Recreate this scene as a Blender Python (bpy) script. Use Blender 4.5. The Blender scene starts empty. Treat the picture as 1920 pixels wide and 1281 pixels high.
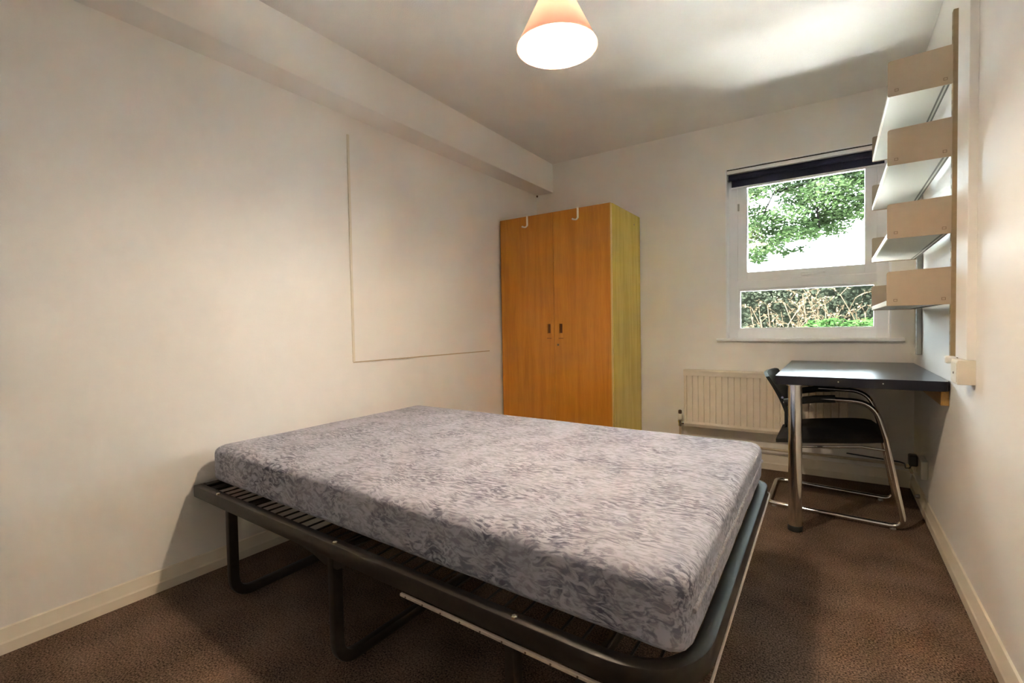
import bpy, bmesh, math, random
from mathutils import Vector, Matrix, noise as mnoise
random.seed(7)
scene = bpy.context.scene
COL = scene.collection
PI = math.pi

# ------------------------------------------------------------------ camera, sky, sun, exposure
W, D, H = 2.58, 3.68, 2.40            # room width, depth of far wall, ceiling height
YB = -1.15                            # wall behind the camera
cam_d = bpy.data.cameras.new('camera'); cam = bpy.data.objects.new('camera', cam_d); COL.objects.link(cam)
cam_d.sensor_fit = 'HORIZONTAL'; cam_d.sensor_width = 36.0
cam_d.lens = 899.42 / 1920 * 36.0
cam_d.clip_start = 0.02; cam_d.clip_end = 200
r_ = Vector((0.83036732, 0.55693642, -0.0176619)); u_ = Vector((-0.00169265, 0.03421764, 0.99941297)); f_ = Vector((-0.55721383, 0.82984997, -0.02935591))
cam.matrix_world = Matrix(((r_.x, u_.x, -f_.x, 2.18345), (r_.y, u_.y, -f_.y, 0.0), (r_.z, u_.z, -f_.z, 1.000145), (0, 0, 0, 1)))
scene.camera = cam

world = bpy.data.worlds.new('sky'); scene.world = world; world.use_nodes = True
wn = world.node_tree.nodes; wl = world.node_tree.links
bg = wn['Background']; bg.inputs['Color'].default_value = (0.80, 0.91, 1.0, 1); bg.inputs['Strength'].default_value = 15.0

sun_d = bpy.data.lights.new('sun', 'SUN'); sun_d.energy = 245.0; sun_d.angle = math.radians(1.0); sun_d.color = (1.0, 0.97, 0.93)
sun = bpy.data.objects.new('sun', sun_d); COL.objects.link(sun); sun.location = (0, 0, 8)
sun.rotation_euler = Vector((0.62, 0.02, -0.78)).to_track_quat('-Z', 'Y').to_euler()   # from the side of the house: lights the garden, never enters the window

por_d = bpy.data.lights.new('window_portal', 'AREA'); por_d.shape = 'RECTANGLE'; por_d.size = 0.92; por_d.size_y = 1.18
por_d.cycles.is_portal = True
por = bpy.data.objects.new('window_portal', por_d); COL.objects.link(por)
por.location = (2.007, D + 0.17, 1.487); por.rotation_euler = (math.radians(-90), 0, 0)

LAMP_EMIT = 360.0
vs = scene.view_settings
vs.view_transform = 'Standard'; vs.look = 'None'; vs.gamma = 1.0; vs.use_curve_mapping = False
vs.exposure = 1.3
cy = scene.cycles
cy.max_bounces = 12; cy.diffuse_bounces = 8; cy.glossy_bounces = 6; cy.transmission_bounces = 6; cy.transparent_max_bounces = 12
cy.sample_clamp_indirect = 60.0; cy.use_denoising = True; cy.caustics_reflective = False; cy.caustics_refractive = False

# ------------------------------------------------------------------ materials
def new_mat(name):
    m = bpy.data.materials.new(name); m.use_nodes = True
    nt = m.node_tree; return m, nt.nodes, nt.links, nt.nodes['Principled BSDF']

def plain(name, col, rough=0.5, metal=0.0, spec=0.5, var=0.0, vscale=30, bump=0.0, bscale=200):
    m, n, l, b = new_mat(name)
    b.inputs['Roughness'].default_value = rough; b.inputs['Metallic'].default_value = metal
    b.inputs['Specular IOR Level'].default_value = spec
    tc = n.new('ShaderNodeTexCoord')
    if var > 0:
        t = n.new('ShaderNodeTexNoise'); t.inputs['Scale'].default_value = vscale; t.inputs['Detail'].default_value = 4
        l.new(tc.outputs['Object'], t.inputs['Vector'])
        r = n.new('ShaderNodeValToRGB')
        r.color_ramp.elements[0].position = 0.3; r.color_ramp.elements[1].position = 0.7
        r.color_ramp.elements[0].color = tuple(c * (1 - var) for c in col) + (1,)
        r.color_ramp.elements[1].color = tuple(min(1, c * (1 + var)) for c in col) + (1,)
        l.new(t.outputs['Fac'], r.inputs['Fac']); l.new(r.outputs['Color'], b.inputs['Base Color'])
    else:
        b.inputs['Base Color'].default_value = (*col, 1)
    if bump > 0:
        t2 = n.new('ShaderNodeTexNoise'); t2.inputs['Scale'].default_value = bscale; t2.inputs['Detail'].default_value = 3
        l.new(tc.outputs['Object'], t2.inputs['Vector'])
        bp = n.new('ShaderNodeBump'); bp.inputs['Strength'].default_value = bump; bp.inputs['Distance'].default_value = 0.004
        l.new(t2.outputs['Fac'], bp.inputs['Height']); l.new(bp.outputs['Normal'], b.inputs['Normal'])
    return m

M = {}
M['wall'] = plain('wall_paint', (0.93, 0.91, 0.875), 0.62, var=0.02, vscale=3, bump=0.12, bscale=140)
M['ceiling'] = plain('ceiling_paint', (0.92, 0.905, 0.875), 0.8, var=0.02, vscale=4, bump=0.5, bscale=170)
M['trim'] = plain('gloss_trim_paint', (0.82, 0.76, 0.64), 0.38, var=0.02, vscale=5)
M['upvc'] = plain('white_upvc', (0.93, 0.94, 0.96), 0.3)
M['black'] = plain('black_steel', (0.022, 0.015, 0.010), 0.46, spec=0.45, var=0.25, vscale=60)
M['chrome'] = plain('chrome', (0.80, 0.79, 0.77), 0.09, metal=1.0)
M['zinc'] = plain('zinc_nut', (0.75, 0.72, 0.55), 0.25, metal=1.0)
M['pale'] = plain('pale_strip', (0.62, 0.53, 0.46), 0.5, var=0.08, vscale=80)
M['navy'] = plain('navy_blind', (0.022, 0.023, 0.050), 0.8, var=0.15, vscale=100)
M['seatcloth'] = plain('black_seat_cloth', (0.012, 0.011, 0.011), 0.95, var=0.3, vscale=300, bump=0.3, bscale=900)
M['plastic'] = plain('black_plastic', (0.012, 0.014, 0.014), 0.45, spec=0.35)
M['tan'] = plain('tan_enamel', (0.46, 0.37, 0.27), 0.5, var=0.02, vscale=40)
M['tandark'] = plain('tan_slot', (0.16, 0.11, 0.06), 0.6)
M['shelf'] = plain('grey_shelf', (0.50, 0.50, 0.445), 0.4)
M['shelflip'] = plain('cream_shelf_lip', (0.82, 0.79, 0.68), 0.4)
M['darkalu'] = plain('dark_channel', (0.10, 0.095, 0.08), 0.5)
M['alu'] = plain('aluminium', (0.45, 0.45, 0.43), 0.4, metal=0.6)
M['uprt'] = plain('tan_upright', (0.34, 0.25, 0.14), 0.55, var=0.08, vscale=50)
M['railwhite'] = plain('blind_rail_white', (0.96, 0.96, 0.96), 0.3)
M['hook'] = plain('white_hook', (0.85, 0.80, 0.72), 0.4)
M['radiator'] = plain('radiator_enamel', (0.90, 0.82, 0.69), 0.35, var=0.03, vscale=14)
M['clip'] = plain('white_plastic', (0.9, 0.9, 0.9), 0.4)
M['socket'] = plain('socket_plastic', (0.62, 0.62, 0.55), 0.4)
M['copper'] = plain('painted_pipe', (0.60, 0.50, 0.36), 0.4, var=0.1)
M['brownpipe'] = plain('dark_pipe', (0.12, 0.07, 0.045), 0.45)
M['clear'] = plain('glide_plastic', (0.22, 0.20, 0.18), 0.25)
M['line'] = plain('panel_shadow_gap', (0.58, 0.47, 0.33), 0.6)
M['bark'] = plain('bark', (0.004, 0.0034, 0.003), 0.9, spec=0.0, var=0.3, vscale=20)
M['straw'] = plain('straw', (0.026, 0.019, 0.012), 0.8, spec=0.0, var=0.3, vscale=8)
M['grass'] = plain('lawn', (0.02, 0.035, 0.01), 0.9, spec=0.0, var=0.4, vscale=10)
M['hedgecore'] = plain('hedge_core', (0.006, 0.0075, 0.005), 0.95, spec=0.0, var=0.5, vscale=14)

def carpet():
    m, n, l, b = new_mat('brown_carpet')
    b.inputs['Roughness'].default_value = 1.0; b.inputs['Specular IOR Level'].default_value = 0.1
    tc = n.new('ShaderNodeTexCoord')
    t = n.new('ShaderNodeTexNoise'); t.inputs['Scale'].default_value = 190; t.inputs['Detail'].default_value = 3
    t2 = n.new('ShaderNodeTexNoise'); t2.inputs['Scale'].default_value = 5; t2.inputs['Detail'].default_value = 3
    l.new(tc.outputs['Object'], t.inputs['Vector']); l.new(tc.outputs['Object'], t2.inputs['Vector'])
    a = n.new('ShaderNodeMath'); a.operation = 'MULTIPLY_ADD'; a.inputs[1].default_value = 0.35
    l.new(t2.outputs['Fac'], a.inputs[0]); l.new(t.outputs['Fac'], a.inputs[2])
    r = n.new('ShaderNodeValToRGB'); e = r.color_ramp.elements
    e[0].position = 0.50; e[0].color = (0.034, 0.022, 0.016, 1); e[1].position = 0.86; e[1].color = (0.235, 0.155, 0.108, 1)
    l.new(a.outputs[0], r.inputs['Fac']); l.new(r.outputs['Color'], b.inputs['Base Color'])
    bp = n.new('ShaderNodeBump'); bp.inputs['Strength'].default_value = 0.8; bp.inputs['Distance'].default_value = 0.006
    l.new(t.outputs['Fac'], bp.inputs['Height']); l.new(bp.outputs['Normal'], b.inputs['Normal'])
    return m
M['carpet'] = carpet()

def wood(name, c0, c1, c2, rough=0.38, stretch=(14, 14, 0.9)):
    m, n, l, b = new_mat(name)
    b.inputs['Roughness'].default_value = rough
    tc = n.new('ShaderNodeTexCoord'); mp = n.new('ShaderNodeMapping'); mp.inputs['Scale'].default_value = stretch
    l.new(tc.outputs['Object'], mp.inputs['Vector'])
    t = n.new('ShaderNodeTexNoise'); t.inputs['Scale'].default_value = 1.6; t.inputs['Detail'].default_value = 6; t.inputs['Distortion'].default_value = 0.6
    mp2 = n.new('ShaderNodeMapping'); mp2.inputs['Scale'].default_value = tuple(s * 7 for s in stretch)
    l.new(tc.outputs['Object'], mp2.inputs['Vector'])
    t2 = n.new('ShaderNodeTexNoise'); t2.inputs['Scale'].default_value = 2.0; t2.inputs['Detail'].default_value = 3
    l.new(mp.outputs[0], t.inputs['Vector']); l.new(mp2.outputs[0], t2.inputs['Vector'])
    a = n.new('ShaderNodeMath'); a.operation = 'MULTIPLY_ADD'; a.inputs[1].default_value = 0.35
    l.new(t2.outputs['Fac'], a.inputs[0]); l.new(t.outputs['Fac'], a.inputs[2])
    r = n.new('ShaderNodeValToRGB'); e = r.color_ramp.elements
    e[0].position = 0.48; e[0].color = (*c0, 1); e[1].position = 0.90; e[1].color = (*c2, 1)
    x = e.new(0.68); x.color = (*c1, 1)
    l.new(a.outputs[0], r.inputs['Fac']); l.new(r.outputs['Color'], b.inputs['Base Color'])
    return m
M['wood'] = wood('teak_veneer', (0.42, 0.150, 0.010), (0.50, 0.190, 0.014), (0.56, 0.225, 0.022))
M['woodside_daylit'] = wood('teak_side_daylit', (0.58, 0.42, 0.070), (0.68, 0.50, 0.095), (0.74, 0.56, 0.12), rough=0.22)  # same teak, lightened and yellowed to paint daylight onto the side
M['woodedge'] = plain('wood_edge_lip', (0.66, 0.46, 0.15), 0.4)
M['wooddark'] = plain('wood_recess', (0.14, 0.045, 0.012), 0.6)
M['batten'] = wood('pine_batten', (0.42, 0.22, 0.05), (0.52, 0.29, 0.07), (0.58, 0.34, 0.10), stretch=(20, 1.5, 20))

def desk_mat():
    m, n, l, b = new_mat('dark_laminate')
    b.inputs['Base Color'].default_value = (0.016, 0.017, 0.024, 1); b.inputs['Roughness'].default_value = 0.28
    b.inputs['Specular IOR Level'].default_value = 0.9
    tc = n.new('ShaderNodeTexCoord'); t = n.new('ShaderNodeTexNoise'); t.inputs['Scale'].default_value = 350
    l.new(tc.outputs['Object'], t.inputs['Vector'])
    bp = n.new('ShaderNodeBump'); bp.inputs['Strength'].default_value = 0.12; bp.inputs['Distance'].default_value = 0.001
    l.new(t.outputs['Fac'], bp.inputs['Height']); l.new(bp.outputs['Normal'], b.inputs['Normal'])
    return m
M['desk'] = desk_mat()
M['deskedge'] = plain('black_desk_edging', (0.012, 0.012, 0.020), 0.5, spec=0.3)

def fabric():
    m, n, l, b = new_mat('marbled_mattress_cover')
    b.inputs['Roughness'].default_value = 0.75; b.inputs['Specular IOR Level'].default_value = 0.3
    b.inputs['Sheen Weight'].default_value = 0.25
    tc = n.new('ShaderNodeTexCoord')
    # swirl field: coordinates pushed about by a coarse noise, then stretched strokes read from them
    warp = n.new('ShaderNodeTexNoise'); warp.inputs['Scale'].default_value = 7.5; warp.inputs['Detail'].default_value = 2
    l.new(tc.outputs['Object'], warp.inputs['Vector'])
    sub = n.new('ShaderNodeVectorMath'); sub.operation = 'SUBTRACT'; sub.inputs[1].default_value = (0.5, 0.5, 0.5)
    l.new(warp.outputs['Color'], sub.inputs[0])
    sc = n.new('ShaderNodeVectorMath'); sc.operation = 'SCALE'; sc.inputs['Scale'].default_value = 0.075
    l.new(sub.outputs[0], sc.inputs[0])
    add = n.new('ShaderNodeVectorMath'); add.operation = 'ADD'
    l.new(tc.outputs['Object'], add.inputs[0]); l.new(sc.outputs[0], add.inputs[1])
    def strokes(rot, scale, lo, hi):
        mp = n.new('ShaderNodeMapping'); mp.inputs['Rotation'].default_value = rot; mp.inputs['Scale'].default_value = scale
        l.new(add.outputs[0], mp.inputs['Vector'])
        t = n.new('ShaderNodeTexNoise'); t.inputs['Scale'].default_value = 1.0; t.inputs['Detail'].default_value = 5
        t.inputs['Roughness'].default_value = 0.6; t.inputs['Distortion'].default_value = 0.7
        l.new(mp.outputs[0], t.inputs['Vector'])
        mr = n.new('ShaderNodeMapRange'); mr.inputs['From Min'].default_value = lo; mr.inputs['From Max'].default_value = hi
        mr.interpolation_type = 'SMOOTHSTEP'
        l.new(t.outputs['Fac'], mr.inputs['Value']); return mr
    s1 = strokes((0.3, 0.5, 0.95), (30, 125, 75), 0.40, 0.62)
    s2 = strokes((0.7, -0.4, -0.45), (34, 140, 85), 0.40, 0.62)
    patch = n.new('ShaderNodeTexNoise'); patch.inputs['Scale'].default_value = 7.0; patch.inputs['Detail'].default_value = 3
    l.new(tc.outputs['Object'], patch.inputs['Vector'])
    pr = n.new('ShaderNodeMapRange'); pr.inputs['From Min'].default_value = 0.38; pr.inputs['From Max'].default_value = 0.62
    pr.inputs['To Min'].default_value = 0.42; pr.inputs['To Max'].default_value = 1.0
    l.new(patch.outputs['Fac'], pr.inputs['Value'])
    sel = n.new('ShaderNodeTexNoise'); sel.inputs['Scale'].default_value = 11.0; sel.inputs['Detail'].default_value = 2
    l.new(tc.outputs['Object'], sel.inputs['Vector'])
    sr = n.new('ShaderNodeMapRange'); sr.inputs['From Min'].default_value = 0.46; sr.inputs['From Max'].default_value = 0.54
    l.new(sel.outputs['Fac'], sr.inputs['Value'])
    mx = n.new('ShaderNodeMix'); mx.data_type = 'FLOAT'
    l.new(sr.outputs[0], mx.inputs[0]); l.new(s1.outputs[0], mx.inputs[2]); l.new(s2.outputs[0], mx.inputs[3])
    mu = n.new('ShaderNodeMath'); mu.operation = 'MULTIPLY'; l.new(mx.outputs[0], mu.inputs[0]); l.new(pr.outputs[0], mu.inputs[1])
    r = n.new('ShaderNodeValToRGB'); e = r.color_ramp.elements
    e[0].position = 0.0; e[0].color = (0.45, 0.46, 0.56, 1); e[1].position = 1.0; e[1].color = (0.070, 0.072, 0.120, 1)
    x = e.new(0.45); x.color = (0.25, 0.255, 0.33, 1)
    l.new(mu.outputs[0], r.inputs['Fac']); l.new(r.outputs['Color'], b.inputs['Base Color'])
    bp = n.new('ShaderNodeBump'); bp.inputs['Strength'].default_value = 0.25; bp.inputs['Distance'].default_value = 0.003
    l.new(mu.outputs[0], bp.inputs['Height']); l.new(bp.outputs['Normal'], b.inputs['Normal'])
    return m
M['fabric'] = fabric()
M['seam'] = plain('mattress_seam_tape', (0.42, 0.40, 0.43), 0.7, var=0.35, vscale=160)

def glass_mat():
    m = bpy.data.materials.new('window_glass'); m.use_nodes = True; nt = m.node_tree; n = nt.nodes; l = nt.links
    n.remove(n['Principled BSDF']); out = n['Material Output']
    tr = n.new('ShaderNodeBsdfTransparent'); tr.inputs['Color'].default_value = (0.95, 0.97, 0.96, 1)
    gl = n.new('ShaderNodeBsdfGlossy'); gl.inputs['Roughness'].default_value = 0.02
    fr = n.new('ShaderNodeFresnel'); fr.inputs['IOR'].default_value = 1.45
    mix = n.new('ShaderNodeMixShader'); l.new(fr.outputs[0], mix.inputs['Fac']); l.new(tr.outputs[0], mix.inputs[1]); l.new(gl.outputs[0], mix.inputs[2])
    l.new(mix.outputs[0], out.inputs['Surface']); return m
M['glass'] = glass_mat()

def leaf_mat(name, c0, c1, trans):
    m = bpy.data.materials.new(name); m.use_nodes = True; nt = m.node_tree; n = nt.nodes; l = nt.links
    n.remove(n['Principled BSDF']); out = n['Material Output']
    tc = n.new('ShaderNodeTexCoord'); t = n.new('ShaderNodeTexNoise'); t.inputs['Scale'].default_value = 3.5; t.inputs['Detail'].default_value = 3
    l.new(tc.outputs['Object'], t.inputs['Vector'])
    r = n.new('ShaderNodeValToRGB'); r.color_ramp.elements[0].position = 0.35; r.color_ramp.elements[1].position = 0.65
    r.color_ramp.elements[0].color = (*c0, 1); r.color_ramp.elements[1].color = (*c1, 1)
    l.new(t.outputs['Fac'], r.inputs['Fac'])
    d = n.new('ShaderNodeBsdfDiffuse'); tl = n.new('ShaderNodeBsdfTranslucent')
    l.new(r.outputs['Color'], d.inputs['Color']); l.new(r.outputs['Color'], tl.inputs['Color'])
    mix = n.new('ShaderNodeMixShader'); mix.inputs['Fac'].default_value = trans
    l.new(d.outputs[0], mix.inputs[1]); l.new(tl.outputs[0], mix.inputs[2]); l.new(mix.outputs[0], out.inputs['Surface'])
    return m
M['leaf'] = leaf_mat('tree_leaf', (0.036, 0.060, 0.022), (0.056, 0.086, 0.036), 0.5)
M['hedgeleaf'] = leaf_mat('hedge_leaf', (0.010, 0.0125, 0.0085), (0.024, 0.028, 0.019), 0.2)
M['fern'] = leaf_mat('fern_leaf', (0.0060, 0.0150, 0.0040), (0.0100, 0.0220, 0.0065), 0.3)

def trans_mat(name, dc, tcol, f):
    m = bpy.data.materials.new(name); m.use_nodes = True; nt = m.node_tree; n = nt.nodes; l = nt.links
    n.remove(n['Principled BSDF']); out = n['Material Output']
    d = n.new('ShaderNodeBsdfDiffuse'); d.inputs['Color'].default_value = (*dc, 1)
    t = n.new('ShaderNodeBsdfTranslucent'); t.inputs['Color'].default_value = (*tcol, 1)
    mix = n.new('ShaderNodeMixShader'); mix.inputs['Fac'].default_value = f
    l.new(d.outputs[0], mix.inputs[1]); l.new(t.outputs[0], mix.inputs[2]); l.new(mix.outputs[0], out.inputs['Surface']); return m
M['shade'] = trans_mat('salmon_shade', (0.86, 0.60, 0.52), (0.86, 0.66, 0.62), 0.05)
M['shadein'] = trans_mat('shade_white_lining', (0.92, 0.90, 0.86), (0.9, 0.80, 0.72), 0.10)
def emit(name, col, s):
    m = bpy.data.materials.new(name); m.use_nodes = True; nt = m.node_tree; n = nt.nodes
    n.remove(n['Principled BSDF']); e = n.new('ShaderNodeEmission'); e.inputs['Color'].default_value = (*col, 1); e.inputs['Strength'].default_value = s
    nt.links.new(e.outputs[0], n['Material Output'].inputs['Surface']); return m
M['bulb'] = emit('lit_bulb', (1.0, 0.80, 0.585), LAMP_EMIT)

# ------------------------------------------------------------------ mesh helpers
def obj(name, bm, mat, parent=None, smooth=False, loc=None):
    me = bpy.data.meshes.new(name)
    bmesh.ops.recalc_face_normals(bm, faces=bm.faces)
    bm.to_mesh(me); bm.free()
    for mm in (mat if isinstance(mat, (list, tuple)) else [mat]): me.materials.append(mm)
    if smooth:
        me.polygons.foreach_set('use_smooth', [True] * len(me.polygons))
        try: me.set_sharp_from_angle(angle=math.radians(38))
        except Exception: pass
    o = bpy.data.objects.new(name, me); COL.objects.link(o)
    if parent is not None:
        o.parent = parent
        o.matrix_parent_inverse = parent_world(parent).inverted()
    return o
def parent_world(p):
    m = Matrix.LocRotScale(p.location, p.rotation_euler, p.scale)
    if p.parent is not None: return parent_world(p.parent) @ p.matrix_parent_inverse @ m
    return m
def tag(o, label, cat, group=None):
    o['label'] = label; o['category'] = cat
    if group: o['group'] = group
    return o
def thing(name, label, cat, loc=(0, 0, 0), group=None):
    o = bpy.data.objects.new(name, None); COL.objects.link(o); o.location = loc; o.empty_display_size = 0.1
    return tag(o, label, cat, group)
def structure(o):
    o['kind'] = 'structure'; return o
def NB(): return bmesh.new()
def box(bm, x0, x1, y0, y1, z0, z1, bev=0.0, seg=2, mat=0):
    vs_ = [bm.verts.new(v) for v in ((x0,y0,z0),(x1,y0,z0),(x1,y1,z0),(x0,y1,z0),(x0,y0,z1),(x1,y0,z1),(x1,y1,z1),(x0,y1,z1))]
    fs = [bm.faces.new([vs_[i] for i in q]) for q in ((3,2,1,0),(4,5,6,7),(0,1,5,4),(1,2,6,5),(2,3,7,6),(3,0,4,7))]
    for f in fs: f.material_index = mat
    if bev > 0:
        es = list({e for f in fs for e in f.edges})
        bmesh.ops.bevel(bm, geom=es, offset=bev, segments=seg, profile=0.5, affect='EDGES')
    return bm
def bx(*a, **k): return box(NB(), *a, **k)
def prism(bm, poly, axis, a0, a1, bev=0.0):
    """poly of 2D points in the two other axes (order x,y,z without axis)"""
    def P(p, a):
        if axis == 'x': return (a, p[0], p[1])
        if axis == 'y': return (p[0], a, p[1])
        return (p[0], p[1], a)
    A = [bm.verts.new(P(p, a0)) for p in poly]; B = [bm.verts.new(P(p, a1)) for p in poly]
    n = len(poly); fs = [bm.faces.new(A), bm.faces.new(B[::-1])]
    for i in range(n): fs.append(bm.faces.new((A[i], B[i], B[(i + 1) % n], A[(i + 1) % n])))
    if bev > 0:
        bmesh.ops.bevel(bm, geom=list({e for f in fs for e in f.edges}), offset=bev, segments=2, profile=0.5, affect='EDGES')
    return bm
def fillet(pts, rad, seg=7):
    pts = [Vector(p) for p in pts]; out = [pts[0]]
    for i in range(1, len(pts) - 1):
        r = rad[i] if isinstance(rad, (list, tuple)) else rad
        a, b, c = pts[i - 1], pts[i], pts[i + 1]
        if r <= 0: out.append(b); continue
        u, v = (a - b).normalized(), (c - b).normalized(); ang = u.angle(v)
        if ang > PI - 0.02: out.append(b); continue
        t = min(r / math.tan(ang / 2), 0.49 * (a - b).length, 0.49 * (c - b).length)
        p0, p1 = b + u * t, b + v * t
        for k in range(seg + 1):
            s = k / seg; out.append(p0 * (1 - s) ** 2 + b * 2 * s * (1 - s) + p1 * s * s)
    out.append(pts[-1]); return out
def sweep(bm, path, prof, up=Vector((0, 0, 1)), closed=False, caps=True):
    """prof: 2D points (side, up); frames follow the path"""
    path = [Vector(p) for p in path]; n = len(path); rings = []
    pn = None
    for i in range(n):
        if closed: t = (path[(i + 1) % n] - path[i - 1]).normalized()
        elif i == 0: t = (path[1] - path[0]).normalized()
        elif i == n - 1: t = (path[-1] - path[-2]).normalized()
        else: t = ((path[i + 1] - path[i]).normalized() + (path[i] - path[i - 1]).normalized()).normalized()
        if pn is None:
            s = t.cross(up)
            if s.length < 1e-3: s = t.cross(Vector((1, 0, 0)))
            s.normalize(); pn = s
        else:
            s = pn - t * pn.dot(t); s.normalize(); pn = s
        w = s.cross(t)
        rings.append([bm.verts.new(path[i] + s * a + w * b) for a, b in prof])
    m = len(prof)
    rng = range(n) if closed else range(n - 1)
    for i in rng:
        A, B = rings[i], rings[(i + 1) % n]
        for k in range(m): bm.faces.new((A[k], A[(k + 1) % m], B[(k + 1) % m], B[k]))
    if caps and not closed:
        bm.faces.new(rings[0][::-1]); bm.faces.new(rings[-1])
    return bm
def circ(r, n=12): return [(r * math.cos(2 * PI * k / n), r * math.sin(2 * PI * k / n)) for k in range(n)]
def rrect(w, h, r=0.004):
    out = []
    for cx, cy_, a0 in ((w/2-r, h/2-r, 0), (-w/2+r, h/2-r, 90), (-w/2+r, -h/2+r, 180), (w/2-r, -h/2+r, 270)):
        for k in range(3): a = math.radians(a0 + 45 * k); out.append((cx + r * math.cos(a), cy_ + r * math.sin(a)))
    return out
def lathe(bm, prof, n=24, c=(0, 0, 0), axis='z', cap=True):
    rings = []
    for r, z in prof:
        ring = []
        for k in range(n):
            a = 2 * PI * k / n
            if axis == 'z': v = (c[0] + r * math.cos(a), c[1] + r * math.sin(a), c[2] + z)
            elif axis == 'x': v = (c[0] + z, c[1] + r * math.cos(a), c[2] + r * math.sin(a))
            else: v = (c[0] + r * math.cos(a), c[1] + z, c[2] + r * math.sin(a))
            ring.append(bm.verts.new(v))
        rings.append(ring)
    for A, B in zip(rings, rings[1:]):
        for k in range(n): bm.faces.new((A[k], A[(k + 1) % n], B[(k + 1) % n], B[k]))
    if cap:
        bm.faces.new(rings[0][::-1]); bm.faces.new(rings[-1])
    return bm

# ------------------------------------------------------------------ room shell
structure(obj('floor', bx(-0.1, W + 0.1, YB - 0.1, D + 0.1, -0.08, 0.0), M['carpet']))
structure(obj('ceiling', bx(-0.15, W + 0.15, YB - 0.15, D + 0.18, H, H + 0.25), M['ceiling']))
structure(obj('wall_left', bx(-0.15, 0, YB - 0.15, D + 0.18, 0, H), M['wall']))
structure(obj('wall_right', bx(W, W + 0.15, YB - 0.15, D + 0.18, 0, H), M['wall']))
structure(obj('wall_back', bx(0, W, YB - 0.15, YB, 0, H), M['wall']))
WX0, WX1, WZ0, WZ1 = 1.547, 2.470, 0.893, 2.083
b = NB()
box(b, 0, WX0, D, D + 0.18, 0, H); box(b, WX1, W, D, D + 0.18, 0, H)
box(b, WX0, WX1, D, D + 0.18, 0, WZ0); box(b, WX0, WX1, D, D + 0.18, WZ1, H)
bmesh.ops.remove_doubles(b, verts=b.verts, dist=1e-5)
structure(obj('wall_far', b, M['wall']))
structure(obj('trim_1', bx(0, 0.167, YB, D, 2.155, H, bev=0.003), M['wall']))            # boxed beam along the left wall
def skirt(name, axis, wall, sgn, a0, a1, h):
    poly = [(wall, 0), (wall + sgn * 0.018, 0), (wall + sgn * 0.018, h * 0.42), (wall + sgn * 0.015, h * 0.50), (wall + sgn * 0.006, h * 0.96), (wall, h)]
    return structure(obj(name, prism(NB(), poly, axis, a0, a1), M['trim']))
skirt('baseboard_left', 'y', 0, 1, YB, D, 0.08)
skirt('baseboard_right', 'y', W, -1, YB, D, 0.085)
skirt('baseboard_far', 'x', D, -1, 0.018, W - 0.018, 0.10)
structure(obj('trim_2', bx(W - 0.024, W, 2.20, 2.38, 0.862, H, bev=0.002), M['wall']))     # pipe casing up the right wall

# ------------------------------------------------------------------ window
win = thing('window_1', 'white plastic framed window with opening upper pane over a fixed low pane', 'window', (2.0, D + 0.08, WZ0)); structure(win)
del win['category']; del win['label']
FY0, FY1 = D + 0.085, D + 0.15
def frame_ring(bm, x0, x1, z0, z1, t, y0, y1, bev=0.004, tb=None):
    tb = t if tb is None else tb
    box(bm, x0, x0 + t, y0, y1, z0, z1, bev); box(bm, x1 - t, x1, y0, y1, z0, z1, bev)
    box(bm, x0 + t * .98, x1 - t * .98, y0, y1, z0, z0 + tb, bev); box(bm, x0 + t * .98, x1 - t * .98, y0, y1, z1 - t, z1, bev)
b = NB(); frame_ring(b, WX0 + 0.004, WX1 - 0.004, WZ0, WZ1 - 0.002, 0.062, FY0, FY1)
obj('outer_frame', b, M['upvc'], win)
b = NB()
frame_ring(b, WX0 + 0.060, WX1 - 0.060, WZ0 + 0.056, 1.246, 0.018, FY0 + 0.012, FY1 - 0.012, 0.003)
obj('glazing_bead', b, M['upvc'], win)
obj('transom', bx(WX0 + 0.06, WX1 - 0.06, FY0, FY1, 1.242, 1.302, bev=0.004), M['upvc'], win)
b = NB(); frame_ring(b, 1.606, 2.410, 1.296, 2.03, 0.066, FY0 + 0.008, FY1 - 0.004, 0.004)
sash = obj('opening_sash', b, M['upvc'], win)
obj('pane', bx(1.668, 2.364, FY0 + 0.035, FY0 + 0.040, 1.34, 1.985), M['glass'], sash)
obj('pane', bx(1.618, 2.398, FY0 + 0.035, FY0 + 0.040, 0.962, 1.238), M['glass'], win)
b = NB(); box(b, 2.00, 2.045, FY0 - 0.008, FY0 + 0.010, 1.312, 1.334, 0.004)
sweep(b, fillet([(2.01, FY0 - 0.014, 1.322), (2.05, FY0 - 0.02, 1.321), (2.135, FY0 - 0.02, 1.329)], 0.02), rrect(0.010, 0.014, 0.003))
obj('window_handle', b, M['upvc'], sash)
obj('hinge', bx(1.611, 1.623, FY0 + 0.000, FY0 + 0.012, 1.80, 1.85, bev=0.002), M['alu'], sash)
b = NB(); prism(b, [(D + 0.09, 0.874), (D - 0.028, 0.874), (D - 0.034, 0.879), (D - 0.034, 0.890), (D - 0.028, 0.895), (D + 0.09, 0.895)], 'x', 1.489, 2.532)
obj('window_sill', b, M['upvc'], win)
b = NB()
for x0, x1 in ((WX0 - 0.001, WX0 + 0.008), (WX1 - 0.008, WX1 + 0.001)): box(b, x0, x1, D - 0.003, FY0, WZ0, WZ1)
box(b, WX0, WX1, D - 0.003, FY0, WZ1 - 0.006, WZ1 + 0.001)
obj('reveal_lining', b, M['upvc'], win)

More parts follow.
